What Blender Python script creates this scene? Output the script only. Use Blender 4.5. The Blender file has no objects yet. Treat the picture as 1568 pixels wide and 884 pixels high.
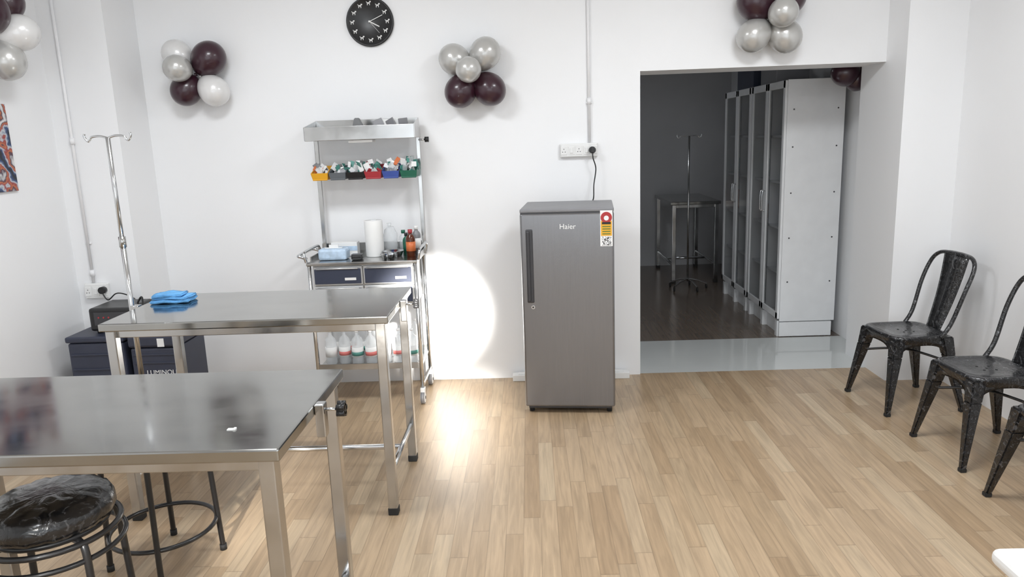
import bpy, bmesh, math, random
from mathutils import Vector, Matrix
random.seed(7)
S = bpy.context.scene
try:
    S.view_settings.view_transform = 'Standard'
except Exception:
    pass

# ---------------------------------------------------------------- materials
def sr(r, g, b):
    def f(c):
        c = c / 255.0
        return c / 12.92 if c <= 0.04045 else ((c + 0.055) / 1.055) ** 2.4
    return (f(r), f(g), f(b), 1)

def mat(name, col, rough=0.5, metal=0.0, coat=0.0, noise=0.06, nscale=8.0, bump=0.0, bscale=30.0,
        emis=None, trans=0.0, stretch=None, rvar=0.0, alpha=1.0, shine_streak=None):
    m = bpy.data.materials.new(name)
    m.use_nodes = True
    nt = m.node_tree
    b = nt.nodes['Principled BSDF']
    b.inputs['Roughness'].default_value = rough
    b.inputs['Metallic'].default_value = metal
    b.inputs['Coat Weight'].default_value = coat
    b.inputs['Coat Roughness'].default_value = 0.12
    b.inputs['Transmission Weight'].default_value = trans
    b.inputs['Alpha'].default_value = alpha
    tc = nt.nodes.new('ShaderNodeTexCoord')
    mp = nt.nodes.new('ShaderNodeMapping')
    nt.links.new(tc.outputs['Object'], mp.inputs['Vector'])
    if stretch:
        mp.inputs['Scale'].default_value = stretch
    n = nt.nodes.new('ShaderNodeTexNoise')
    n.inputs['Scale'].default_value = nscale
    n.inputs['Detail'].default_value = 4
    nt.links.new(mp.outputs[0], n.inputs['Vector'])
    r = nt.nodes.new('ShaderNodeValToRGB')
    r.color_ramp.elements[0].position = 0.3
    r.color_ramp.elements[1].position = 0.7
    r.color_ramp.elements[0].color = tuple(max(0, c * (1 - noise)) for c in col[:3]) + (1,)
    r.color_ramp.elements[1].color = tuple(min(1, c * (1 + noise)) for c in col[:3]) + (1,)
    if shine_streak:  # whitish wrap streaks, its highlights painted into the base colour
        n.inputs['Distortion'].default_value = 2.5
        r.color_ramp.elements[0].position = 0.57
        r.color_ramp.elements[1].position = 0.78
        r.color_ramp.elements[1].color = (shine_streak, shine_streak, shine_streak * 1.05, 1)
    nt.links.new(n.outputs['Fac'], r.inputs['Fac'])
    nt.links.new(r.outputs['Color'], b.inputs['Base Color'])
    if rvar > 0:
        mr = nt.nodes.new('ShaderNodeMapRange')
        mr.inputs['From Min'].default_value = 0.35
        mr.inputs['From Max'].default_value = 0.65
        mr.inputs['To Min'].default_value = max(0.02, rough - rvar)
        mr.inputs['To Max'].default_value = rough + rvar
        nt.links.new(n.outputs['Fac'], mr.inputs['Value'])
        nt.links.new(mr.outputs[0], b.inputs['Roughness'])
    if bump > 0:
        n2 = nt.nodes.new('ShaderNodeTexNoise')
        n2.inputs['Scale'].default_value = bscale
        n2.inputs['Detail'].default_value = 3
        n2.inputs['Distortion'].default_value = 1.0
        nt.links.new(tc.outputs['Object'], n2.inputs['Vector'])
        bp = nt.nodes.new('ShaderNodeBump')
        bp.inputs['Strength'].default_value = bump
        bp.inputs['Distance'].default_value = 0.01
        nt.links.new(n2.outputs['Fac'], bp.inputs['Height'])
        nt.links.new(bp.outputs[0], b.inputs['Normal'])
    if emis:
        b.inputs['Emission Color'].default_value = col
        b.inputs['Emission Strength'].default_value = emis
    return m

M_wall = mat('white_wall_paint', (0.86, 0.865, 0.875, 1), 0.55, noise=0.012, nscale=1.5, bump=0.03, bscale=60)
M_ceil = mat('ceiling_paint', (0.85, 0.86, 0.87, 1), 0.8, noise=0.01)
M_dwall = mat('storeroom_wall_shade', (0.48, 0.48, 0.49, 1), 0.7, noise=0.04, nscale=2)  # grey base paints in the storeroom's lack of light
M_steel = mat('stainless_steel', (0.52, 0.52, 0.515, 1), 0.2, 1.0, noise=0.12, nscale=6, rvar=0.07)
M_top = mat('brushed_steel_top', (0.40, 0.40, 0.385, 1), 0.13, 1.0, noise=0.10, nscale=3.5, rvar=0.035, stretch=(1, 2, 1))
M_chrome = mat('polished_tube', (0.62, 0.63, 0.64, 1), 0.16, 1.0, noise=0.05)
M_black = mat('black_plastic', (0.012, 0.012, 0.013, 1), 0.35, noise=0.1)
M_rubber = mat('black_rubber', (0.02, 0.02, 0.02, 1), 0.7, noise=0.1)
M_blackmetal = mat('black_powdercoat', (0.010, 0.010, 0.011, 1), 0.32, 0.0, coat=0.2, noise=0.1)
M_wrap = mat('black_metal_in_plastic_wrap', (0.010, 0.010, 0.012, 1), 0.22, 0.0, coat=0.6, noise=0.4, nscale=24, bump=0.9, bscale=45, shine_streak=.17)
M_cush = mat('cushion_in_plastic_wrap', (0.010, 0.010, 0.011, 1), 0.22, 0.0, coat=0.4, noise=0.4, nscale=22, bump=0.65, bscale=17, shine_streak=.06)
M_white = mat('white_plastic', (0.78, 0.78, 0.77, 1), 0.35, noise=0.02)
M_cond = mat('conduit_white', (0.82, 0.82, 0.83, 1), 0.4, noise=0.02)
M_board = mat('white_laminate_board', (0.76, 0.77, 0.78, 1), 0.4, noise=0.03)
M_alu = mat('aluminium_frame', (0.62, 0.63, 0.64, 1), 0.35, 0.6, noise=0.05)
M_glassd = mat('cabinet_glass', (0.08, 0.09, 0.10, 1), 0.06, 0.0, coat=0.3, noise=0.1, alpha=0.28)
M_fridge = mat('fridge_graphite_steel', (0.24, 0.24, 0.25, 1), 0.26, 0.85, noise=0.04, nscale=10, stretch=(40, 40, 0.6))
M_fside = mat('fridge_side_grey', (0.22, 0.22, 0.23, 1), 0.45, 0.2, noise=0.05)
M_fdark = mat('fridge_handle_dark', (0.05, 0.05, 0.055, 1), 0.35, 0.2, noise=0.05)
M_navy = mat('navy_drawer', sr(52, 58, 76), 0.4, noise=0.08)
M_navyb = mat('navy_plastic', sr(50, 54, 70), 0.45, noise=0.1)
M_pearl = mat('balloon_pearl_silver', sr(190, 189, 186), 0.26, 0.35, coat=0.4, noise=0.03)
M_pearlw = mat('balloon_pearl_white', sr(222, 221, 220), 0.26, 0.1, coat=0.4, noise=0.03)
M_plum = mat('balloon_plum', sr(52, 24, 36), 0.3, 0.0, coat=0.3, noise=0.08)
M_blue = mat('blue_microfibre', sr(96, 156, 205), 0.9, noise=0.15, nscale=40, bump=0.4, bscale=120)
M_paper = mat('paper_white', (0.8, 0.8, 0.79, 1), 0.9, noise=0.03)
M_clear = mat('clear_plastic_bottle', (0.80, 0.83, 0.85, 1), 0.12, noise=0.03, alpha=0.33)
M_amber = mat('amber_bottle', sr(80, 36, 16), 0.15, noise=0.05)
M_ltblue = mat('tissue_pack_print', sr(180, 200, 220), 0.5, noise=0.2, nscale=25)
C = {k: mat('bin_' + k, v, 0.4) for k, v in dict(yellow=sr(225, 165, 40), grey=sr(95, 100, 105), black=sr(22, 22, 24),
     red=sr(165, 50, 58), blue=sr(60, 82, 155), green=sr(25, 95, 75), orange=sr(205, 110, 60), teal=sr(80, 140, 130)).items()}

def floor_mat(name, tones, w, L, rough, gap=0.7):
    m = bpy.data.materials.new(name); m.use_nodes = True
    nt = m.node_tree; N = nt.nodes; K = nt.links
    b = N['Principled BSDF']
    g = N.new('ShaderNodeNewGeometry')
    s = N.new('ShaderNodeSeparateXYZ'); K.new(g.outputs['Position'], s.inputs[0])
    def mt(op, a, bb=None, c=None):
        n = N.new('ShaderNodeMath'); n.operation = op
        for i, v in enumerate((a, bb, c)):
            if v is None: continue
            if isinstance(v, (int, float)): n.inputs[i].default_value = v
            else: K.new(v, n.inputs[i])
        return n.outputs[0]
    xs = mt('DIVIDE', s.outputs[0], w)
    row = mt('FLOOR', xs)
    wn = N.new('ShaderNodeTexWhiteNoise'); wn.noise_dimensions = '1D'; K.new(row, wn.inputs['W'])
    ys = mt('ADD', mt('DIVIDE', s.outputs[1], L), mt('MULTIPLY', wn.outputs['Value'], 9.0))
    col = mt('FLOOR', ys)
    cb = N.new('ShaderNodeCombineXYZ'); K.new(row, cb.inputs[0]); K.new(col, cb.inputs[1])
    w2 = N.new('ShaderNodeTexWhiteNoise'); w2.noise_dimensions = '2D'; K.new(cb.outputs[0], w2.inputs['Vector'])
    r = N.new('ShaderNodeValToRGB')
    r.color_ramp.elements[0].color = tones[0]; r.color_ramp.elements[1].color = tones[-1]
    for i, t in enumerate(tones[1:-1]):
        e = r.color_ramp.elements.new((i + 1) / (len(tones) - 1)); e.color = t
    K.new(w2.outputs['Value'], r.inputs['Fac'])
    gv = N.new('ShaderNodeCombineXYZ')
    K.new(mt('MULTIPLY', s.outputs[0], 55.0), gv.inputs[0]); K.new(mt('MULTIPLY', s.outputs[1], 3.5), gv.inputs[1])
    K.new(mt('MULTIPLY', w2.outputs['Value'], 60.0), gv.inputs[2])
    gn = N.new('ShaderNodeTexNoise'); gn.inputs['Scale'].default_value = 1.0; gn.inputs['Detail'].default_value = 5
    gn.inputs['Distortion'].default_value = 0.8
    K.new(gv.outputs[0], gn.inputs['Vector'])
    mr = N.new('ShaderNodeMapRange'); mr.inputs['From Min'].default_value = 0.3; mr.inputs['From Max'].default_value = 0.7
    mr.inputs['To Min'].default_value = 0.80; mr.inputs['To Max'].default_value = 1.12
    K.new(gn.outputs['Fac'], mr.inputs['Value'])
    fx = mt('FRACT', xs); fy = mt('FRACT', ys)
    ex = mt('LESS_THAN', fx, 0.04); ey = mt('LESS_THAN', fy, 0.007)
    e = mt('MAXIMUM', ex, ey)
    k = mt('SUBTRACT', 1.0, mt('MULTIPLY', e, 1 - gap))
    tot = mt('MULTIPLY', mr.outputs[0], k)
    vm = N.new('ShaderNodeVectorMath'); vm.operation = 'SCALE'
    K.new(r.outputs['Color'], vm.inputs[0]); K.new(tot, vm.inputs['Scale'])
    K.new(vm.outputs[0], b.inputs['Base Color'])
    b.inputs['Roughness'].default_value = rough
    b.inputs['Coat Weight'].default_value = 0.12
    b.inputs['Coat Roughness'].default_value = 0.22
    return m
M_floor = floor_mat('oak_strip_laminate', [sr(161, 136, 107), sr(174, 150, 121), sr(182, 158, 129), sr(167, 143, 114), sr(188, 167, 139)], 0.074, 0.66, 0.36, 0.74)
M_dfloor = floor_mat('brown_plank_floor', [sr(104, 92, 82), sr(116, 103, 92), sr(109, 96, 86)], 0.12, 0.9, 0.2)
M_tile = mat('glossy_vitrified_tile', (0.58, 0.60, 0.59, 1), 0.06, noise=0.04, nscale=2)

def poster_mat():
    m = bpy.data.materials.new('feather_art_print'); m.use_nodes = True
    nt = m.node_tree; N = nt.nodes; K = nt.links; b = N['Principled BSDF']
    tc = N.new('ShaderNodeTexCoord')
    w = N.new('ShaderNodeTexWave'); w.inputs['Scale'].default_value = 2.2; w.inputs['Distortion'].default_value = 9.0
    w.inputs['Detail'].default_value = 4; w.inputs['Detail Scale'].default_value = 2.0
    K.new(tc.outputs['Object'], w.inputs['Vector'])
    r = N.new('ShaderNodeValToRGB'); cr = r.color_ramp
    cols = [sr(20, 20, 30), sr(50, 75, 120), sr(190, 195, 200), sr(140, 45, 50), sr(190, 110, 70), sr(60, 35, 60), sr(215, 215, 215)]
    cr.elements[0].color = cols[0]; cr.elements[1].color = cols[-1]
    for i, c in enumerate(cols[1:-1]):
        e = cr.elements.new((i + 1) / 6); e.color = c
    K.new(w.outputs['Fac'], r.inputs['Fac']); K.new(r.outputs['Color'], b.inputs['Base Color'])
    b.inputs['Roughness'].default_value = 0.4
    return m
def qr_mat():
    m = bpy.data.materials.new('qr_print'); m.use_nodes = True
    nt = m.node_tree; N = nt.nodes; K = nt.links; b = N['Principled BSDF']
    tc = N.new('ShaderNodeTexCoord'); sc = N.new('ShaderNodeVectorMath'); sc.operation = 'SCALE'; sc.inputs['Scale'].default_value = 340
    fl = N.new('ShaderNodeVectorMath'); fl.operation = 'FLOOR'; wn = N.new('ShaderNodeTexWhiteNoise')
    K.new(tc.outputs['Object'], sc.inputs[0]); K.new(sc.outputs[0], fl.inputs[0]); K.new(fl.outputs[0], wn.inputs['Vector'])
    g = N.new('ShaderNodeMath'); g.operation = 'GREATER_THAN'; g.inputs[1].default_value = 0.5
    K.new(wn.outputs['Value'], g.inputs[0]); K.new(g.outputs[0], b.inputs['Base Color'])
    return m
M_poster = poster_mat(); M_qr = qr_mat()

# ---------------------------------------------------------------- geometry helpers
def link(o, par=None):
    bpy.context.collection.objects.link(o)
    if par: o.parent = par
    return o
def group(name, loc=(0, 0, 0), rz=0.0):
    e = bpy.data.objects.new(name, None)
    e.empty_display_size = 0.1
    e.location = loc; e.rotation_euler = (0, 0, rz)
    return link(e)
def from_bm(name, bm, m, par, smooth=False, loc=(0, 0, 0), rot=(0, 0, 0)):
    me = bpy.data.meshes.new(name)
    bmesh.ops.recalc_face_normals(bm, faces=bm.faces)
    bm.to_mesh(me); bm.free()
    me.materials.append(m)
    if smooth:
        for p in me.polygons: p.use_smooth = True
    o = bpy.data.objects.new(name, me)
    o.location = loc; o.rotation_euler = rot
    return link(o, par)
def box(par, name, c, s, m, bev=0.003, rot=(0, 0, 0), seg=2):
    bm = bmesh.new()
    bmesh.ops.create_cube(bm, size=1.0)
    bmesh.ops.scale(bm, vec=Vector(s), verts=bm.verts)
    if bev > 0:
        bmesh.ops.bevel(bm, geom=list(bm.edges), offset=min(bev, min(s) * 0.45), segments=seg, affect='EDGES', profile=0.5)
    return from_bm(name, bm, m, par, False, c, rot)
def bbox(par, name, x0, x1, y0, y1, z0, z1, m, bev=0.003):
    return box(par, name, ((x0 + x1) / 2, (y0 + y1) / 2, (z0 + z1) / 2), (x1 - x0, y1 - y0, z1 - z0), m, bev)
def cyl(par, name, p1, p2, r, m, seg=24, r2=None, smooth=True):
    p1 = Vector(p1); p2 = Vector(p2); d = p2 - p1
    bm = bmesh.new()
    bmesh.ops.create_cone(bm, cap_ends=True, segments=seg, radius1=r, radius2=r if r2 is None else r2, depth=d.length)
    o = from_bm(name, bm, m, par, False)
    if smooth:
        for p in o.data.polygons: p.use_smooth = len(p.vertices) == 4
    o.location = (p1 + p2) / 2
    o.rotation_mode = 'QUATERNION'
    o.rotation_quaternion = d.to_track_quat('Z', 'Y')
    return o
def cr_path(pts, cyclic=False, n=8):
    P = [Vector(p) for p in pts]; out = []
    L = len(P)
    rng = range(L) if cyclic else range(L - 1)
    for i in rng:
        if cyclic: a, b, c, d = P[i - 1], P[i], P[(i + 1) % L], P[(i + 2) % L]
        else: a, b, c, d = P[max(i - 1, 0)], P[i], P[i + 1], P[min(i + 2, L - 1)]
        for k in range(n):
            t = k / n
            out.append(0.5 * ((2 * b) + (-a + c) * t + (2 * a - 5 * b + 4 * c - d) * t * t + (-a + 3 * b - 3 * c + d) * t ** 3))
    if not cyclic: out.append(P[-1])
    return out
def tube(par, name, pts, r, m, cyclic=False, smooth=True, n=8):
    if smooth: pts = cr_path(pts, cyclic, n)
    cu = bpy.data.curves.new(name, 'CURVE'); cu.dimensions = '3D'
    sp = cu.splines.new('POLY'); sp.points.add(len(pts) - 1)
    for i, p in enumerate(pts): sp.points[i].co = (p[0], p[1], p[2], 1)
    sp.use_cyclic_u = cyclic
    cu.bevel_depth = r; cu.bevel_resolution = 3; cu.use_fill_caps = True
    t = bpy.data.objects.new('tmp', cu); link(t)
    me = bpy.data.meshes.new_from_object(t.evaluated_get(bpy.context.evaluated_depsgraph_get()))
    bpy.data.objects.remove(t); bpy.data.curves.remove(cu)
    me.materials.clear(); me.materials.append(m)
    for p in me.polygons: p.use_smooth = True
    o = bpy.data.objects.new(name, me)
    return link(o, par)
def ring(par, name, c, R, r, m, n=40):
    return tube(par, name, [(c[0] + R * math.cos(2 * math.pi * i / n), c[1] + R * math.sin(2 * math.pi * i / n), c[2]) for i in range(n)], r, m, True, False)
def lathe(par, name, prof, c, m, seg=32, rot=(0, 0, 0)):
    bm = bmesh.new(); rings = []
    for (r, z) in prof:
        rings.append([bm.verts.new((max(r, 1e-4) * math.cos(2 * math.pi * i / seg), max(r, 1e-4) * math.sin(2 * math.pi * i / seg), z)) for i in range(seg)])
    for a, b in zip(rings, rings[1:]):
        for i in range(seg):
            bm.faces.new((a[i], a[(i + 1) % seg], b[(i + 1) % seg], b[i]))
    bm.faces.new(rings[0]); bm.faces.new(rings[-1])
    return from_bm(name, bm, m, par, True, c, rot)
def strip_solid(par, name, left, right, th, m, smooth=True):
    bm = bmesh.new()
    L = [bm.verts.new(p) for p in left]; R = [bm.verts.new(p) for p in right]
    for i in range(len(L) - 1): bm.faces.new((L[i], L[i + 1], R[i + 1], R[i]))
    o = from_bm(name, bm, m, par, smooth)
    md = o.modifiers.new('th', 'SOLIDIFY'); md.thickness = th; md.offset = 0
    return o
def prism(par, name, bot, top, m, bev=0.002):
    bm = bmesh.new()
    B = [bm.verts.new(p) for p in bot]; T = [bm.verts.new(p) for p in top]
    bm.faces.new(B); bm.faces.new(T)
    n = len(B)
    for i in range(n): bm.faces.new((B[i], B[(i + 1) % n], T[(i + 1) % n], T[i]))
    if bev: bmesh.ops.bevel(bm, geom=list(bm.edges), offset=bev, segments=2, affect='EDGES')
    return from_bm(name, bm, m, par)
def text(par, name, s, size, loc, rot, m):
    cu = bpy.data.curves.new(name, 'FONT'); cu.body = s; cu.size = size; cu.extrude = 0.0006
    cu.align_x = 'CENTER'; cu.align_y = 'CENTER'
    t = bpy.data.objects.new('tmp', cu); link(t)
    me = bpy.data.meshes.new_from_object(t.evaluated_get(bpy.context.evaluated_depsgraph_get()))
    bpy.data.objects.remove(t)
    me.materials.clear(); me.materials.append(m)
    o = bpy.data.objects.new(name, me); o.location = loc; o.rotation_euler = rot
    return link(o, par)

# ---------------------------------------------------------------- room shell
XL, XR, YB, YR, ZC = -2.9, 2.63, 4.93, -2.6, 3.0
bbox(None, 'floor', XL - .1, XR + .1, YR - .1, 4.95, -.1, 0, M_floor, 0)
bbox(None, 'floor_tile_threshold', .4, 2.75, 4.95, 5.76, -.1, 0, M_tile, 0)
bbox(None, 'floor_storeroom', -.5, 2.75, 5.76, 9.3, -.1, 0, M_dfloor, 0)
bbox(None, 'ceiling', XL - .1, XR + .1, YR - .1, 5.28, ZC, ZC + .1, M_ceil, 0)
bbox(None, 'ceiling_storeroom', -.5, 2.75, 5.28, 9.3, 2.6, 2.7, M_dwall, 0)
bbox(None, 'wall_left', XL - .1, XL, YR, 5.03, 0, ZC, M_wall, 0)
bbox(None, 'wall_right', XR, XR + .1, YR, 4.67, 0, ZC, M_wall, 0)
bbox(None, 'wall_back', XL, .725, YB, 5.28, 0, ZC, M_wall, 0)
bbox(None, 'wall_back_header', .725, 2.28, YB, 5.28, 2.035, ZC, M_wall, 0)
bbox(None, 'wall_pillar_right', 2.28, XR + .1, 4.67, 5.28, 0, ZC, M_wall, 0)
bbox(None, 'wall_pillar_left', XL, -2.5, 4.55, YB, 0, ZC, M_wall, 0)
bbox(None, 'wall_rear_sill', XL, XR, YR - .1, YR, 0, .35, M_wall, 0)
bbox(None, 'wall_rear_lintel', XL, XR, YR - .1, YR, 2.6, ZC, M_wall, 0)
bbox(None, 'wall_rear_left', XL, -2.3, YR - .1, YR, .35, 2.6, M_wall, 0)
bbox(None, 'wall_rear_right', 2.1, XR, YR - .1, YR, .35, 2.6, M_wall, 0)
wf = group('window_1', (0, YR - .05, 0))
for x in (-2.28, -.8, .7, 2.08): bbox(wf, 'mullion', x - .02, x + .02, -.03, .03, .35, 2.6, M_alu)
for z in (.37, 2.58): bbox(wf, 'rail', -2.3, 2.1, -.03, .03, z - .02, z + .02, M_alu)
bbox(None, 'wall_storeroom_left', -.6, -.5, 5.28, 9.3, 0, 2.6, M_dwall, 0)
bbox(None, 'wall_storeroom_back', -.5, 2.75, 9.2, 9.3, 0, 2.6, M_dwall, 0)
bbox(None, 'wall_storeroom_right', 2.44, 2.54, 5.28, 9.2, 0, 2.6, M_wall, 0)

# conduits
def conduit(name, x, y, z0, z1, zj):
    g = group(name, (x, y, 0))
    cyl(g, 'pipe', (0, 0, z0), (0, 0, z1), .009, M_cond)
    for z in zj: cyl(g, 'coupler', (0, 0, z - .02), (0, 0, z + .02), .014, M_cond)
    for z in (z0 + .25, z1 - .35): box(g, 'saddle', (0, .006, z), (.04, .008, .014), M_cond)
conduit('electrical_conduit', .395, YB - .012, 1.60, ZC, [1.86])
conduit('electrical_conduit', -2.79, 4.55 - .012, .84, ZC, [1.72, .9])

# sockets
def socket(name, loc, w, h, n):
    g = group(name, loc)
    box(g, 'back_box', (0, -.014, 0), (w, .026, h), M_white, .005)
    box(g, 'face_plate', (0, -.030, 0), (w - .012, .008, h - .012), M_white, .003)
    for i in range(n):
        x = -w / 2 + (i + .5) * w / n
        box(g, 'module', (x, -.035, 0), (w / n * .82, .005, h * .6), M_paper, .002)
        if i % 2 == 0:
            for dx, dz in ((-.008, -.008), (.008, -.008), (0, .01)):
                cyl(g, 'pin_hole', (x + dx, -.0370, dz), (x + dx, -.0385, dz), .0028, M_black, 10)
        else:
            box(g, 'rocker', (x, -.039, 0), (w / n * .4, .006, h * .38), M_white, .002)
    return g
g = socket('power_socket_board', (.323, YB, 1.55), .245, .09, 5)
cyl(g, 'plug', (.085, -.038, 0), (.085, -.072, 0), .022, M_black, 20)
box(g, 'plug_grip', (.085, -.08, 0), (.02, .02, .032), M_black)
tube(g, 'power_cord', [(.085, -.075, -.01), (.087, -.078, -.05), (.105, -.07, -.12), (.09, -.085, -.22), (.085, -.12, -.29), (.082, -.10, -.32), (.085, -.03, -.33), (.085, -.02, -.40)], .004, M_black)
g = socket('power_socket_board', (-2.77, 4.55, .785), .15, .10, 3)
cyl(g, 'plug', (.055, -.038, .01), (.055, -.07, .01), .022, M_black, 20)
tube(g, 'power_cord', [(.055, -.065, 0), (.09, -.07, -.05), (.15, -.075, -.01), (.21, -.08, -.015), (.27, -.08, -.05), (.29, -.08, -.12)], .004, M_black)

g = group('wall_poster', (XL + .008, 3.72, 1.69))
box(g, 'canvas', (0, 0, 0), (.014, .82, .475), M_poster, .002)

# clock
g = group('wall_clock', (-.988, YB - .001, 2.40))
lathe(g, 'case', [(0, 0), (.149, 0), (.152, .008), (.150, .020), (.143, .022), (.140, .018), (0, .018)], (0, 0, 0), M_black, 64, (math.pi / 2, 0, 0))
for i in range(12):
    a = 2 * math.pi * i / 12; x = .112 * math.sin(a); z = .112 * math.cos(a)
    box(g, 'dog_body', (x, -.020, z), (.019, .002, .009), M_paper, .001)
    box(g, 'dog_leg', (x - .007, -.020, z - .007), (.004, .002, .012), M_paper, 0)
    box(g, 'dog_leg', (x + .007, -.020, z - .007), (.004, .002, .012), M_paper, 0)
    box(g, 'dog_head', (x + .011, -.020, z + .008), (.010, .002, .008), M_paper, .001)
    box(g, 'dog_tail', (x - .011, -.020, z + .006), (.003, .002, .009), M_paper, 0, (0, -.5, 0))
def hand(L, w, a, y):
    box(g, 'hand', (math.sin(a) * L * .42, y, math.cos(a) * L * .42), (w, .0015, L), M_paper, 0, (0, a, 0))
hand(.075, .006, math.radians(118), -.023); hand(.10, .004, math.radians(66), -.025); hand(.10, .0015, math.radians(140), -.027)
cyl(g, 'hub', (0, -.018, 0), (0, -.029, 0), .006, M_paper)

# balloons
def balloon(par, c, r, m, toward):
    d = (Vector(toward) - Vector(c)); d.normalize()
    prof = []
    for i in range(21):
        t = math.pi * i / 20
        z = -math.cos(t); rr = math.sin(t)
        z2 = z * 1.06 if z < 0 else z * 1.20
        k = 1.0 if z < 0 else 1.0 - .10 * z * z
        prof.append((r * rr * k, r * z2))
    prof[-1] = (r * .05, r * 1.20)
    prof += [(r * .09, r * 1.26), (r * .13, r * 1.30), (r * .02, r * 1.31)]
    o = lathe(par, 'balloon', prof, c, m, 36)
    o.rotation_mode = 'QUATERNION'; o.rotation_quaternion = d.to_track_quat('Z', 'Y')
def cluster(loc, items, axis='y'):
    g = group('balloon_cluster', loc)
    for (dx, dz, r, m, out) in items:
        c = (dx, -.115 - out, dz) if axis == 'y' else (.135 + out, dx, dz)
        t = (0, -.115, 0) if axis == 'y' else (.135, 0, 0)
        if out > .05: t = (t[0], t[1] + .02, t[2]) if axis == 'y' else (t[0] - .02, 0, t[2])
        balloon(g, c, r, m, t)
cluster((-2.09, YB, 2.12), [(-.115, .115, .09, M_pearlw, 0), (.085, .085, .104, M_plum, 0), (-.07, .02, .082, M_pearl, .12), (-.085, -.105, .094, M_plum, 0), (.095, -.115, .094, M_pearlw, 0)])
cluster((-.338, YB, 2.055), [(-.115, .085, .095, M_pearl, 0), (.08, .115, .097, M_pearl, 0), (-.02, .01, .079, M_pearl, .12), (-.085, -.11, .10, M_plum, 0), (.10, -.105, .10, M_plum, 0)])
cluster((1.51, YB, 2.30), [(-.10, .11, .108, M_plum, 0), (.10, .125, .105, M_plum, 0), (.035, .025, .087, M_pearl, .12), (-.105, -.09, .10, M_pearl, 0), (.09, -.10, .10, M_pearl, 0)])
cluster((XL, 4.04, 2.26), [(-.11, .13, .11, M_plum, 0), (.06, .19, .09, M_plum, 0), (.04, .03, .095, M_pearlw, .06), (-.01, -.12, .095, M_pearl, .0)], 'x')
g = group('balloon_cluster', (2.33, 5.42, 1.99))
balloon(g, (-.10, 0, .02), .095, M_plum, (0, .05, 0)); balloon(g, (-.01, .02, -.02), .085, M_plum, (0, .05, .1))

# ---------------------------------------------------------------- refrigerator
g = group('refrigerator', (.20, 4.215, 0), math.radians(-5))
bbox(g, 'cabinet_body', -.265, .265, .062, .50, .035, 1.216, M_fside, .008)
bbox(g, 'door', -.269, .269, 0, .058, .045, 1.216, M_fridge, .012)
bbox(g, 'top_cap', -.269, .269, .004, .50, 1.218, 1.240, M_fside, .006)
bbox(g, 'top_trim', -.266, .266, .002, .05, 1.210, 1.219, M_fdark, .002)
bbox(g, 'kick_plate', -.25, .25, .02, .06, .03, .046, M_fdark, .002)
bbox(g, 'handle_recess', -.238, -.196, -.006, .01, .69, 1.125, M_fdark, .010)
bbox(g, 'handle_grip', -.234, -.214, -.016, .0, .70, 1.115, M_fdark, .007)
cyl(g, 'lock_ring', (-.205, .001, .665), (-.205, -.006, .665), .011, M_chrome)
cyl(g, 'lock_core', (-.205, -.005, .665), (-.205, -.008, .665), .005, M_black)
for x in (-.235, .235):
    for y in (.06, .45): cyl(g, 'foot', (x, y, 0), (x, y, .04), .016, M_rubber)
text(g, 'logo', 'Haier', .042, (.005, -.001, 1.136), (math.pi / 2, 0, 0), M_paper)
box(g, 'label_back', (.226, -.001, 1.122), (.070, .0015, .205), M_paper, 0)
box(g, 'label_yellow', (.226, -.0022, 1.122), (.062, .0015, .085), C['yellow'], 0)
M_lblred = mat('label_red', sr(170, 50, 50), .5); M_lblg = mat('label_green', sr(30, 110, 60), .5)
cyl(g, 'label_star_arc', (.226, -.001, 1.184), (.226, -.0035, 1.184), .032, M_lblred, 32)
cyl(g, 'label_star_inner', (.226, -.001, 1.181), (.226, -.0045, 1.181), .014, M_paper, 32)
box(g, 'label_text_bar', (.226, -.0035, 1.152), (.05, .0015, .012), C['black'], 0)
for i in range(4): box(g, 'label_line', (.226, -.0035, 1.133 - i * .014), (.046, .0015, .004), M_lblg, 0)
box(g, 'label_qr', (.226, -.0022, 1.050), (.052, .0015, .052), M_qr, 0)
g = group('foam_packing_strip', (.24, 4.88, 0))
box(g, 'slab', (0, 0, .022), (.80, .07, .044), M_paper, .004); box(g, 'rib', (0, 0, .047), (.72, .05, .006), M_paper, .002)

# ---------------------------------------------------------------- exam tables
def clamp(par, x, y, z, d=1):
    box(par, 'clamp_block', (x + d * .014, y, z - .03), (.028, .035, .10), M_steel, .004)
    cyl(par, 'clamp_screw', (x + d * .02, y, z), (x + d * .07, y, z), .005, M_chrome)
    cyl(par, 'clamp_knob', (x + d * .062, y, z), (x + d * .085, y, z), .016, M_black, 20)
    for k in range(5):
        a = k * 2 * math.pi / 5
        cyl(par, 'knob_lobe', (x + d * .062, y + .016 * math.cos(a), z + .016 * math.sin(a)), (x + d * .085, y + .016 * math.cos(a), z + .016 * math.sin(a)), .008, M_black, 12)
def exam_table(loc, w, d, h, rz=0, clamps=()):
    g = group('stainless_steel_exam_table', loc, rz)
    bbox(g, 'table_top', -w / 2, w / 2, -d / 2, d / 2, h - .034, h, M_top, .005)
    for y in (-d / 2 + .045, d / 2 - .045): bbox(g, 'apron', -w / 2 + .06, w / 2 - .06, y - .012, y + .012, h - .07, h - .035, M_steel)
    for x in (-w / 2 + .04, w / 2 - .04):
        for y in (-d / 2 + .035, d / 2 - .035):
            bbox(g, 'leg', x - .021, x + .021, y - .021, y + .021, .03, h - .034, M_steel, .004)
            bbox(g, 'foot_cap', x - .023, x + .023, y - .023, y + .023, 0, .035, M_rubber, .004)
        cyl(g, 'side_stretcher', (x, -d / 2 + .05, .2), (x, d / 2 - .05, .2), .013, M_chrome)
    cyl(g, 'long_stretcher', (-w / 2 + .04, 0, .2), (w / 2 - .04, 0, .2), .013, M_chrome)
    for (x, y, dd) in clamps: clamp(g, x, y, h - .02, dd)
    return g
TH = .926
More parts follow.
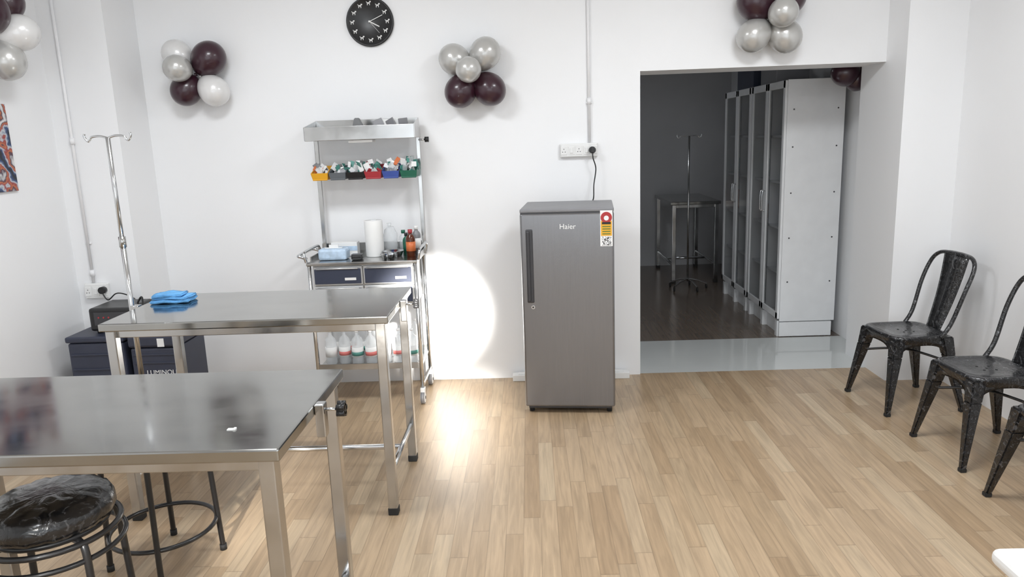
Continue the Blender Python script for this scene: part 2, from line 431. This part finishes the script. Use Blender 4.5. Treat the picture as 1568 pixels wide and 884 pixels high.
exam_table((-1.245, 3.335, 0), 1.25, .63, TH, 0, [(.625, .0, 1)])
exam_table((-1.257, 1.985, 0), 1.25, .64, TH, 0, [(.625, .0, 1)])
exam_table((1.78, 8.55, 0), .54, 1.05, .9)

# IV poles
def hooks(g, z, k=1.0):
    for s in (-1, 1):
        tube(g, 'hook', [(0, 0, z - .01), (s * .04 * k, 0, z), (s * .085 * k, 0, z - .003), (s * .10 * k, 0, z - .018), (s * .112 * k, 0, z - .02), (s * .125 * k, 0, z + .0), (s * .122 * k, 0, z + .012)], .005, M_chrome)
g = group('iv_drip_pole', (-1.912, 3.38, 0))
cyl(g, 'lower_tube', (0, 0, .55), (0, 0, 1.25), .0125, M_chrome)
cyl(g, 'upper_tube', (0, 0, 1.2), (0, 0, 1.715), .010, M_chrome)
cyl(g, 'collar', (0, 0, 1.21), (0, 0, 1.26), .016, M_steel)
box(g, 'table_bracket', (.021, 0, .905), (.040, .04, .05), M_steel, .004)
cyl(g, 'end_cap', (0, 0, .54), (0, 0, .56), .014, M_rubber)
hooks(g, 1.72, .86)
g = group('iv_drip_stand', (1.64, 7.75, 0))
cyl(g, 'pole', (0, 0, .08), (0, 0, 1.60), .010, M_steel)
for k in range(5):
    a = k * 2 * math.pi / 5
    tube(g, 'base_leg', [(0, 0, .11), (.1 * math.cos(a), .1 * math.sin(a), .09), (.2 * math.cos(a), .2 * math.sin(a), .05)], .009, M_steel)
    cyl(g, 'castor', (.2 * math.cos(a) - .008, .2 * math.sin(a), .022), (.2 * math.cos(a) + .008, .2 * math.sin(a), .022), .022, M_rubber)
hooks(g, 1.60)

def cloth():
    g = group('folded_blue_cloth', (-1.745, 3.46, TH + .001))
    for j, (dx, dy, w, d, z, rz) in enumerate([(0, 0, .19, .13, .0095, .05), (.004, .004, .175, .12, .021, -.06), (-.012, 0, .14, .11, .033, .12)]):
        bm = bmesh.new(); bmesh.ops.create_cube(bm, size=1)
        bmesh.ops.scale(bm, vec=(w, d, .013), verts=bm.verts)
        bmesh.ops.bevel(bm, geom=list(bm.edges), offset=.005, segments=2, affect='EDGES')
        bmesh.ops.subdivide_edges(bm, edges=bm.edges, cuts=5, use_grid_fill=True)
        for v in bm.verts:
            v.co.z += (.0025 if j == 0 else .0045) * math.sin(v.co.x * 60 + j) * math.cos(v.co.y * 55 + 2 * j) + (.003 if j else 0)
            v.co.x += .004 * math.sin(v.co.y * 70 + j)
        from_bm('fold', bm, M_blue, g, True, (dx, dy, z), (0, 0, rz))
cloth()
g = group('paper_tag', (-.80, 1.80, TH))
box(g, 'tag', (0, 0, .001), (.022, .012, .002), M_paper, 0); box(g, 'fold', (.008, 0, .003), (.006, .012, .002), M_paper, 0)

# ---------------------------------------------------------------- stools
def stool(loc, rz):
    g = group('round_stool', loc, rz)
    U = .03
    prof = [(0, .545), (.150, .545), (.168, .552), (.176, .572), (.175, .595), (.165, .615), (.14, .628), (.10, .636), (.05, .639), (0, .640)]
    o = lathe(g, 'cushion', [(a, b + U) for a, b in prof], (0, 0, 0), M_cush, 64)
    for v in o.data.vertices:
        a = math.atan2(v.co.y, v.co.x); r = math.hypot(v.co.x, v.co.y)
        if r > .1: v.co.z += .002 * math.sin(13 * a) + .0015 * math.sin(29 * a + 1)
    lathe(g, 'seat_pan', [(0, .56), (.155, .56), (.16, .57), (.155, .576), (0, .576)], (0, 0, 0), M_black, 40)
    ring(g, 'upper_ring', (0, 0, .555), .182, .009, M_blackmetal)
    ring(g, 'lower_ring', (0, 0, .505), .190, .008, M_blackmetal)
    ring(g, 'foot_ring', (0, 0, .15), .200, .009, M_blackmetal)
    for k in range(4):
        a = math.pi / 4 + k * math.pi / 2; c, s = math.cos(a), math.sin(a)
        tube(g, 'leg', [(.10 * c, .10 * s, .554), (.165 * c, .165 * s, .552), (.188 * c, .188 * s, .53), (.196 * c, .196 * s, .4), (.212 * c, .212 * s, .015)], .011, M_blackmetal)
        cyl(g, 'foot', (.212 * c, .212 * s, 0), (.212 * c, .212 * s, .025), .014, M_rubber)
stool((-1.46, 1.99, 0), math.radians(12))
stool((-1.53, 2.71, 0), math.radians(-25))

# ---------------------------------------------------------------- chairs
def chair(loc, rz):
    g = group('metal_cafe_chair', loc, rz)
    bm = bmesh.new(); N = 40; rings = []
    def sq(a, hx, hy, p=5.0):
        c, s = math.cos(a), math.sin(a)
        k = (abs(c / hx) ** p + abs(s / hy) ** p) ** (-1 / p)
        return c * k, s * k
    for (f, z) in [(.93, .405), (1.0, .43), (1.0, .445), (.97, .453), (.90, .453), (.82, .446), (.4, .443), (.05, .443)]:
        rr = []
        for i in range(N):
            x, y = sq(2 * math.pi * i / N, .182 * f, .178 * f)
            x *= (1 - .25 * y)
            rr.append(bm.verts.new((x, y, z)))
        rings.append(rr)
    for a, b in zip(rings, rings[1:]):
        for i in range(N): bm.faces.new((a[i], a[(i + 1) % N], b[(i + 1) % N], b[i]))
    bm.faces.new(rings[-1])
    from_bm('seat', bm, M_wrap, g, True)
    for dx, dy in [(-.03, -.03), (.03, -.03), (-.03, .03), (.03, .03), (0, 0)]:
        cyl(g, 'seat_hole', (dx, dy, .4432), (dx, dy, .4442), .006, M_rubber, 12)
    for sx in (-1, 1):
        for sy in (-1, 1):
            tx, ty = sx * .145, sy * .142; fx, fy = sx * .215, sy * (.215 if sy < 0 else .235)
            def sec(cx, cy, w, z): return [(cx - w, cy - w, z), (cx + w, cy - w, z), (cx + w, cy + w, z), (cx - w, cy + w, z)]
            mx, my = tx + (fx - tx) * .22, ty + (fy - ty) * .22
            prism(g, 'leg_upper', sec(mx, my, .029, .33), sec(tx, ty, .034, .442), M_wrap, .006)
            prism(g, 'leg', sec(fx, fy, .013, .012), sec(mx, my, .029, .335), M_wrap, .005)
            prism(g, 'leg_foot', sec(fx, fy, .015, 0), sec(fx, fy, .015, .02), M_rubber, .003)
    for (ax, s) in (('x', -1), ('x', 1), ('y', -1), ('y', 1)):
        up, lo = [], []
        for i in range(13):
            t = -1 + 2 * i / 12
            u = t * .165; zl = .395 - .07 * abs(t) ** 3; off = s * (.166 + .018 * abs(t) ** 3)
            p = (u, off) if ax == 'x' else (off, u)
            q = (u, s * .166) if ax == 'x' else (s * .166, u)
            up.append((q[0], q[1], .43)); lo.append((p[0], p[1], zl))
        strip_solid(g, 'apron', up, lo, .004, M_wrap)
    for s in (-1, 1):
        tube(g, 'cross_brace', [(-.165, -.165 * s, .29), (0, 0, .33), (.165, .165 * s, .29)], .007, M_blackmetal)
    tube(g, 'back_hoop', [(-.175, .10, .44), (-.18, .15, .52), (-.195, .205, .70), (-.19, .25, .82), (-.15, .272, .875), (-.07, .282, .89), (.07, .282, .89), (.15, .272, .875), (.19, .25, .82), (.195, .205, .70), (.18, .15, .52), (.175, .10, .44)], .012, M_wrap)
    L, R = [], []
    for i in range(11):
        t = i / 10; z = .44 + .445 * t; y = .165 + .115 * t + .012 * math.sin(math.pi * t); w = .055 + .045 * t
        L.append((-w, y, z)); R.append((w, y, z))
    strip_solid(g, 'back_splat', L, R, .005, M_wrap)
    for s in (-1, 1):
        tube(g, 'splat_rib', [(s * (.055 + .045 * i / 10), .165 + .115 * i / 10 + .012 * math.sin(math.pi * i / 10), .44 + .445 * i / 10) for i in range(11)], .006, M_wrap)
chair((2.20, 4.29, 0), math.radians(-84))
chair((2.235, 3.56, 0), math.radians(-88))
chair((2.215, 2.88, 0), math.radians(-90))

# ---------------------------------------------------------------- medical trolley
TX, TY = -1.055, 4.66
g = group('medical_supply_trolley', (TX, TY, 0))
for x in (-.33, .33):
    for y in (-.185, .185):
        cyl(g, 'frame_post', (x, y, .09), (x, y, .93), .0125, M_chrome)
        box(g, 'castor_fork', (x, y, .08), (.03, .045, .05), M_white, .006)
        cyl(g, 'castor_tyre', (x - .012, y - .01, .04), (x + .012, y - .01, .04), .04, M_fside)
        cyl(g, 'castor_wheel', (x - .015, y - .01, .04), (x + .015, y - .01, .04), .031, M_white)
        cyl(g, 'castor_hub', (x - .018, y - .01, .04), (x + .018, y - .01, .04), .010, M_fdark)
bbox(g, 'worktop', -.345, .345, -.2, .2, .912, .93, M_steel, .004)
bbox(g, 'worktop_rear_lip', -.345, .345, .19, .2, .925, 1.0, M_steel, .003)
for s in (-1, 1):
    bbox(g, 'worktop_side_lip', s * .342 - .004, s * .342 + .004, -.1, .2, .925, .955, M_steel, .002)
    tube(g, 'side_rail', [(s * .35, -.17, .93), (s * .36, -.17, .985), (s * .36, -.1, .995), (s * .36, .1, .995), (s * .36, .16, .985), (s * .35, .17, .93)], .009, M_chrome)
tube(g, 'push_handle', [(-.345, -.16, .95), (-.38, -.16, .965), (-.405, -.13, .97), (-.405, .13, .97), (-.38, .16, .965), (-.345, .16, .95)], .010, M_chrome)
bbox(g, 'drawer_carcass', -.315, .315, -.16, .18, .64, .911, M_steel, .003)
for c in (-1, 1):
    for z in (.843, .718):
        x = c * .157
        bbox(g, 'drawer_frame', x - .153, x + .153, -.178, -.16, z - .058, z + .058, M_alu, .003)
        bbox(g, 'drawer_front', x - .145, x + .145, -.186, -.177, z - .050, z + .044, M_navy, .003)
        bbox(g, 'drawer_label', x + .045, x + .115, -.189, -.185, z - .028, z - .012, M_paper, 0)
        cyl(g, 'drawer_pull', (x - .13, -.190, z + .047), (x + .13, -.190, z + .047), .005, M_alu, 12)
bbox(g, 'lower_shelf', -.33, .33, -.185, .185, .235, .248, M_steel, .003)
bbox(g, 'shelf_guard_front', -.33, .33, -.19, -.184, .235, .275, M_steel, .002)
bbox(g, 'shelf_guard_back', -.33, .33, .184, .19, .235, .285, M_steel, .002)
for (xa, s) in ((-.318, -1), (.342, 1)):
    bbox(g, 'upright', xa - .013, xa + .013, .155, .181, .915, 1.74, M_steel, .003)
    bbox(g, 'base_brace', s * .33 - .01, s * .33 + .01, -.18, .18, .11, .13, M_steel, .003)
# upper tray
bbox(g, 'tray_base', -.325, .355, -.055, .19, 1.668, 1.678, M_steel, .002)
bbox(g, 'tray_front_lip', -.325, .355, -.063, -.055, 1.668, 1.752, M_steel, .002)
bbox(g, 'tray_back_lip', -.315, .347, .185, .193, 1.668, 1.795, M_steel, .002)
for (xa, xb) in ((-.325, -.315), (.355, .347)):
    strip_solid(g, 'tray_side_lip', [(xa, -.058, 1.672), (xa, .19, 1.672)], [(xa, -.058, 1.752), (xb, .19, 1.795)], .005, M_steel, False)
cyl(g, 'tray_clamp_screw', (.355, .1, 1.655), (.405, .1, 1.655), .006, M_chrome)  # clamp screw and knob at the tray's right end
cyl(g, 'tray_clamp_knob', (.395, .1, 1.655), (.42, .1, 1.655), .017, M_black)
bbox(g, 'underlight', -.06, .09, -.04, .06, 1.65, 1.667, M_white, .003)
prism(g, 'black_pouch', [(-.05, -.04, 1.679), (.06, -.04, 1.679), (.06, .05, 1.679), (-.05, .05, 1.679)], [(-.02, -.01, 1.80), (.01, -.01, 1.80), (.01, .01, 1.80), (-.02, .01, 1.80)], M_black, .004)
for k in range(7):
    box(g, 'paper_packet', (.13 + .025 * k, .02 * (k % 3) + .01, 1.75), (.06, .006, .08), M_fside if k % 3 == 0 else M_paper, .002, (random.uniform(-.4, .4), random.uniform(-.5, .5), random.uniform(-.5, .5)))
# bins
cyl(g, 'bin_rail', (-.31, .165, 1.50), (.34, .165, 1.50), .008, M_steel)
bbox(g, 'bin_rail_bar', -.31, .34, .160, .168, 1.43, 1.45, M_steel, .002)
order = ['yellow', 'grey', 'black', 'red', 'blue', 'green']
for i, cn in enumerate(order):
    x = -.275 + i * .113
    mt_ = C[cn]
    bbox(g, 'bin_bottom', x - .046, x + .046, .03, .155, 1.425, 1.43, mt_, .001)
    strip_solid(g, 'bin_front', [(x - .046, .035, 1.422), (x + .046, .035, 1.422)], [(x - .053, .02, 1.468), (x + .053, .02, 1.468)], .004, mt_, False)
    bbox(g, 'bin_back', x - .05, x + .05, .150, .156, 1.425, 1.51, mt_, .001)
    for s in (-1, 1): strip_solid(g, 'bin_side', [(x + s * .046, .035, 1.428), (x + s * .048, .153, 1.428)], [(x + s * .053, .02, 1.468), (x + s * .05, .153, 1.51)], .004, mt_, False)
    for k in range(24):
        mm = random.choice([M_paper, M_cond, M_clear, M_board, C['teal'] if i in (1, 2, 5) else C['orange'] if i in (0, 4) else C['red'], M_fside, C['teal']])
        box(g, 'packet', (x + random.uniform(-.042, .042), random.uniform(.035, .14), 1.475 + random.uniform(-.015, .035 if i < 2 else .06)), (random.uniform(.012, .04), .003, random.uniform(.025, .055)), mm, 0, (random.uniform(-.6, .6), random.uniform(-.9, .9), random.uniform(-.8, .8)))
WZ = .931
def on_top(name, loc):
    return group(name, (TX + loc[0], TY + loc[1], loc[2]))
q = on_top('paper_towel_roll', (.045, .02, WZ))
lathe(q, 'roll', [(.018, 0), (.056, 0), (.058, .004), (.058, .226), (.056, .23), (.02, .23)], (0, 0, 0), M_paper)
cyl(q, 'core', (0, 0, .0), (0, 0, .235), .019, M_board)
q = on_top('tissue_pack', (-.20, -.06, WZ))
box(q, 'pack', (0, 0, .035), (.18, .11, .07), M_ltblue, .015); box(q, 'slit', (0, 0, .072), (.11, .02, .004), M_paper, .001); box(q, 'tissue', (0, 0, .082), (.06, .008, .02), M_paper, .002)
q = on_top('small_carton', (-.16, .08, WZ))
box(q, 'carton', (0, 0, .045), (.17, .07, .09), M_paper, .003); box(q, 'stripe', (0, -.036, .05), (.17, .001, .03), M_ltblue, 0)
q = on_top('clear_plastic_bag', (.13, .10, WZ))
bm = bmesh.new(); bmesh.ops.create_icosphere(bm, subdivisions=3, radius=1)
for v in bm.verts:
    k = 1 + .12 * math.sin(9 * v.co.x + 3) * math.cos(8 * v.co.z)
    v.co = Vector((v.co.x * .05 * k, v.co.y * .03 * k, .085 + max(-.085, v.co.z * .1 * k)))
from_bm('bag', bm, M_clear, q, True); cyl(q, 'knot', (0, 0, .17), (0, 0, .20), .008, M_clear, 12, .016)
q = on_top('kidney_dish', (.17, -.02, WZ))
lathe(q, 'dish', [(0, 0), (.05, 0), (.065, .035), (.07, .037), (.063, .034), (.045, .006), (0, .005)], (0, 0, 0), M_chrome)
def bottle(name, x, y, r, h, m, cap, lab=None):
    q = on_top(name, (x, y, WZ))
    lathe(q, 'body', [(0, 0), (r, 0), (r, h * .66), (r * .85, h * .74), (r * .4, h * .82), (r * .4, h * .88), (0, h * .88)], (0, 0, 0), m)
    cyl(q, 'cap', (0, 0, h * .86), (0, 0, h), r * .48, cap)
    if lab: cyl(q, 'label', (0, 0, h * .2), (0, 0, h * .55), r * 1.02, lab)
bottle('spray_bottle', .215, .12, .028, .15, M_clear, C['green'])
bottle('amber_medicine_bottle', .285, -.03, .03, .17, M_amber, C['red'], C['orange'])
bottle('amber_medicine_bottle', .305, .09, .028, .18, M_fside, M_white, M_paper)
bottle('antiseptic_bottle', .245, .05, .024, .14, C['green'], M_black)
q = on_top('small_black_case', (-.045, -.10, WZ)); box(q, 'case', (0, 0, .015), (.07, .05, .03), M_black, .008); box(q, 'lid', (0, 0, .032), (.066, .046, .006), M_fdark, .002)
q = on_top('steel_bowl', (.15, -.12, WZ))
lathe(q, 'bowl', [(0, 0), (.025, 0), (.045, .03), (.048, .031), (.04, .028), (.02, .004), (0, .003)], (0, 0, 0), M_chrome)
q = on_top('saline_bottle_group', (0, 0, .249))
M_pink = mat('label_pink_red', sr(215, 120, 115), .5)
for i in range(7):
    x = -.265 + i * .088; y = random.uniform(-.11, -.08)
    for (yy, hh) in ((y, .21), (y + .14, .24)):
        lathe(q, 'bottle', [(0, 0), (.034, 0), (.037, .01), (.037, hh * .72), (.03, hh * .82), (.012, hh * .90), (.010, hh), (0, hh)], (x, yy, 0), M_clear, 20)
        cyl(q, 'label', (x, yy, .05), (x, yy, .115), .0378, M_paper, 20)
        if i % 4 != 0: cyl(q, 'label_band', (x, yy, .06), (x, yy, .085), .0382, [C['orange'], M_pink, C['teal'], M_pink][i % 4], 20)
        cyl(q, 'cap', (x, yy, hh), (x, yy, hh + .012), .011, M_cond, 14)

# ---------------------------------------------------------------- inverter and battery corner
g = group('plastic_storage_box', (-2.583, 4.305, 0))
box(g, 'body', (0, 0, .28), (.335, .36, .54), M_navyb, .012)
box(g, 'lid', (0, 0, .572), (.35, .38, .036), M_navyb, .010)
for k in range(5): box(g, 'rib', (0, -.183, .12 + k * .09), (.30, .008, .012), M_navyb, .003)
for x in (-.12, .12): box(g, 'skid', (x, 0, .006), (.05, .34, .012), M_black, .002)
g = group('inverter_battery', (-2.238, 4.305, 0))
box(g, 'tub', (0, 0, .26), (.285, .36, .50), M_navyb, .012)
box(g, 'cover', (0, 0, .552), (.30, .38, .075), M_navyb, .015)
for x in (-.1, .1): box(g, 'skid', (x, 0, .006), (.05, .34, .012), M_black, .002)
box(g, 'label', (.05, -.192, .545), (.04, .003, .05), M_paper, 0)
text(g, 'brand_text', 'LUMINOUS', .040, (.04, -.182, .36), (math.pi / 2, 0, 0), M_paper)
for k in range(2): box(g, 'rib', (0, -.182, .42 + k * .05), (.26, .006, .01), M_navyb, .002)
g = group('power_inverter', (-2.50, 4.31, .591))
box(g, 'case', (0, 0, .085), (.265, .26, .14), M_black, .015)
for x in (-.1, .1):
    for y in (-.09, .09): cyl(g, 'foot', (x, y, 0), (x, y, .02), .014, M_rubber)
box(g, 'front_panel', (0, -.131, .09), (.20, .006, .08), M_fdark, .004)
for k in range(3): cyl(g, 'indicator', (-.07 + k * .03, -.133, .10), (-.07 + k * .03, -.137, .10), .005, C['red'])
tube(g, 'cable', [(.10, .0, .155), (.13, 0, .19), (.16, -.05, .14), (.18, -.10, .04), (.17, -.13, .012)], .006, M_black)

# ---------------------------------------------------------------- storeroom cabinets
def cabinet(loc):
    g = group('glass_door_storage_cabinet', loc)
    D, L, H = .43, .85, 2.0
    bbox(g, 'end_panel', 0, D, 0, .018, .13, H, M_board, .001)
    bbox(g, 'end_panel_far', 0, D, L - .018, L, .13, H, M_board, .001)
    bbox(g, 'back_panel', D - .01, D, .018, L - .018, .13, H, M_board, 0)
    bbox(g, 'top_panel', 0, D, .018, L - .018, H - .018, H, M_board, 0)
    bbox(g, 'divider', 0.02, D - .01, L / 2 - .009, L / 2 + .009, .15, H - .02, M_board, 0)
    for z in (.14, .5, .86, 1.22, 1.58): bbox(g, 'shelf', .02, D - .01, .018, L - .018, z - .009, z + .009, M_board, 0)
    bbox(g, 'plinth', .03, D - .02, .02, L - .02, 0, .128, M_board, .001)
    bbox(g, 'plinth_end', 0, D - .02, -.002, .014, 0.006, .122, M_board, .002)
    for y in (.05, L / 2, L - .05): bbox(g, 'foot', -.01, .03, y - .025, y + .025, 0, .13, M_board, .002)
    for k in range(2):
        y0 = .002 + k * L / 2; y1 = y0 + L / 2 - .004
        for (a, b, c, d) in ((y0, y0 + .045, .15, H - .005), (y1 - .045, y1, .15, H - .005), (y0, y1, .15, .20), (y0, y1, H - .06, H - .005)):
            bbox(g, 'door_frame', -.02, -.001, a, b, c, d, M_board, .002)
        bbox(g, 'door_glass', -.013, -.008, y0 + .04, y1 - .04, .19, H - .055, M_glassd, 0)
        yh = y1 - .022 if k == 0 else y0 + .022
        tube(g, 'door_handle', [(-.02, yh, .98), (-.045, yh, .99), (-.045, yh, 1.13), (-.02, yh, 1.14)], .005, M_chrome, n=4)
        for z in (.158, .52, .88, 1.24):
            for j in range(3):
                bbox(g, 'stored_carton', .1, .3, y0 + .06 + j * .11, y0 + .14 + j * .11, z, z + random.uniform(.08, .2), random.choice([M_paper, M_ltblue, C['teal'], M_cond, C['orange']]), .002)
    for z in (.45, .80, 1.15, 1.5, 1.78):
        for x in (.05, D - .05): cyl(g, 'screw_cap', (x, 0, z), (x, -.002, z), .006, M_fdark, 12)
cabinet((1.955, 5.77, 0)); cabinet((1.955, 6.65, 0))
g = group('storage_carton', (2.10, 6.3, 2.0))
box(g, 'carton', (0, 0, .07), (.26, .4, .14), M_fside, .003); box(g, 'tape', (0, 0, .141), (.05, .4, .002), M_board, 0)
g = group('storage_carton', (2.12, 7.0, 2.0))
box(g, 'carton', (0, 0, .09), (.28, .5, .18), M_navy, .003); box(g, 'tape', (0, 0, .181), (.05, .5, .002), M_board, 0)

g = group('white_side_table', (1.445, 1.13, 0))
box(g, 'top', (0, 0, .73), (.96, .68, .04), M_white, .018, seg=4)
for x in (-.42, .42):
    for y in (-.28, .28): cyl(g, 'leg', (x, y, 0), (x, y, .712), .018, M_white, r2=.024)
for y in (-.28, .28): bbox(g, 'rail', -.42, .42, y - .01, y + .01, .65, .711, M_white)

# ---------------------------------------------------------------- lights
def area(name, loc, sx, sy, e, rot=(0, 0, 0), col=(1, 1, 1)):
    l = bpy.data.lights.new(name, 'AREA'); l.shape = 'RECTANGLE'; l.size = sx; l.size_y = sy; l.energy = e; l.color = col
    o = bpy.data.objects.new(name, l); o.location = loc; o.rotation_euler = rot; link(o)
M_lamp = mat('led_diffuser', (1, 1, 1, 1), .5, emis=2.0)
for i, (x, y) in enumerate([(-1.3, 2.9), (1.2, 2.9), (-1.3, .2), (1.2, .2)]):
    g = group('storeroom_fill_panel', (x, y, ZC))
    box(g, 'housing', (0, 0, -.015), (.64, .64, .03), M_white, .004); box(g, 'diffuser', (0, 0, -.031), (.58, .58, .004), M_lamp, 0)
    area('panel_light', (x, y, ZC - .045), .6, .6, 39 if y > 1 else 29, col=(.93, .965, 1))
g = group('storeroom_fill_panel', (.6, 7.6, 2.6)); box(g, 'housing', (0, 0, -.015), (.3, .3, .03), M_white, .004); box(g, 'diffuser', (0, 0, -.031), (.26, .26, .004), M_lamp, 0)  # unseen fixture, added to go with the storeroom fill
area('storeroom_fill', (.6, 7.6, 2.55), .25, .25, 4.0, col=(.9, .95, 1))  # added fill that lifts the dark storeroom
def spot(loc, tgt, e, deg, blend=1.0, col=(1, .965, .90), soft=.05):
    l = bpy.data.lights.new('sun_glint', 'SPOT'); l.energy = e; l.spot_size = math.radians(deg); l.spot_blend = blend; l.shadow_soft_size = soft; l.color = col
    o = bpy.data.objects.new('sun_glint', l); o.location = loc; link(o)
    o.rotation_euler = (Vector(tgt) - Vector(loc)).to_track_quat('-Z', 'Y').to_euler()
spot((.10, -2.2, 2.1), (-.70, 4.93, .46), 19000, 7.0)
spot((.10, -2.2, 2.4), (-.42, 4.15, 0), 4200, 6.5)
spot((-.85, -2.2, 2.3), (-1.28, 3.25, 0), 2200, 6.5)

w = bpy.data.worlds.new('sky'); S.world = w; w.use_nodes = True
bg = w.node_tree.nodes['Background']; bg.inputs['Color'].default_value = (.89, .95, 1, 1); bg.inputs['Strength'].default_value = 2.4

# ---------------------------------------------------------------- camera
cam = bpy.data.cameras.new('camera'); cam.sensor_width = 36; cam.sensor_fit = 'HORIZONTAL'; cam.lens = 1130 / 1568 * 36
co = bpy.data.objects.new('camera', cam); link(co)
Rm = Matrix.Rotation(math.radians(1.7), 4, 'Z') @ Matrix.Rotation(math.radians(90 - 11.6), 4, 'X') @ Matrix.Rotation(math.radians(-2.07), 4, 'Z')
co.matrix_world = Matrix.Translation((0, 0, 1.65)) @ Rm
cam.clip_start = .05
S.camera = co
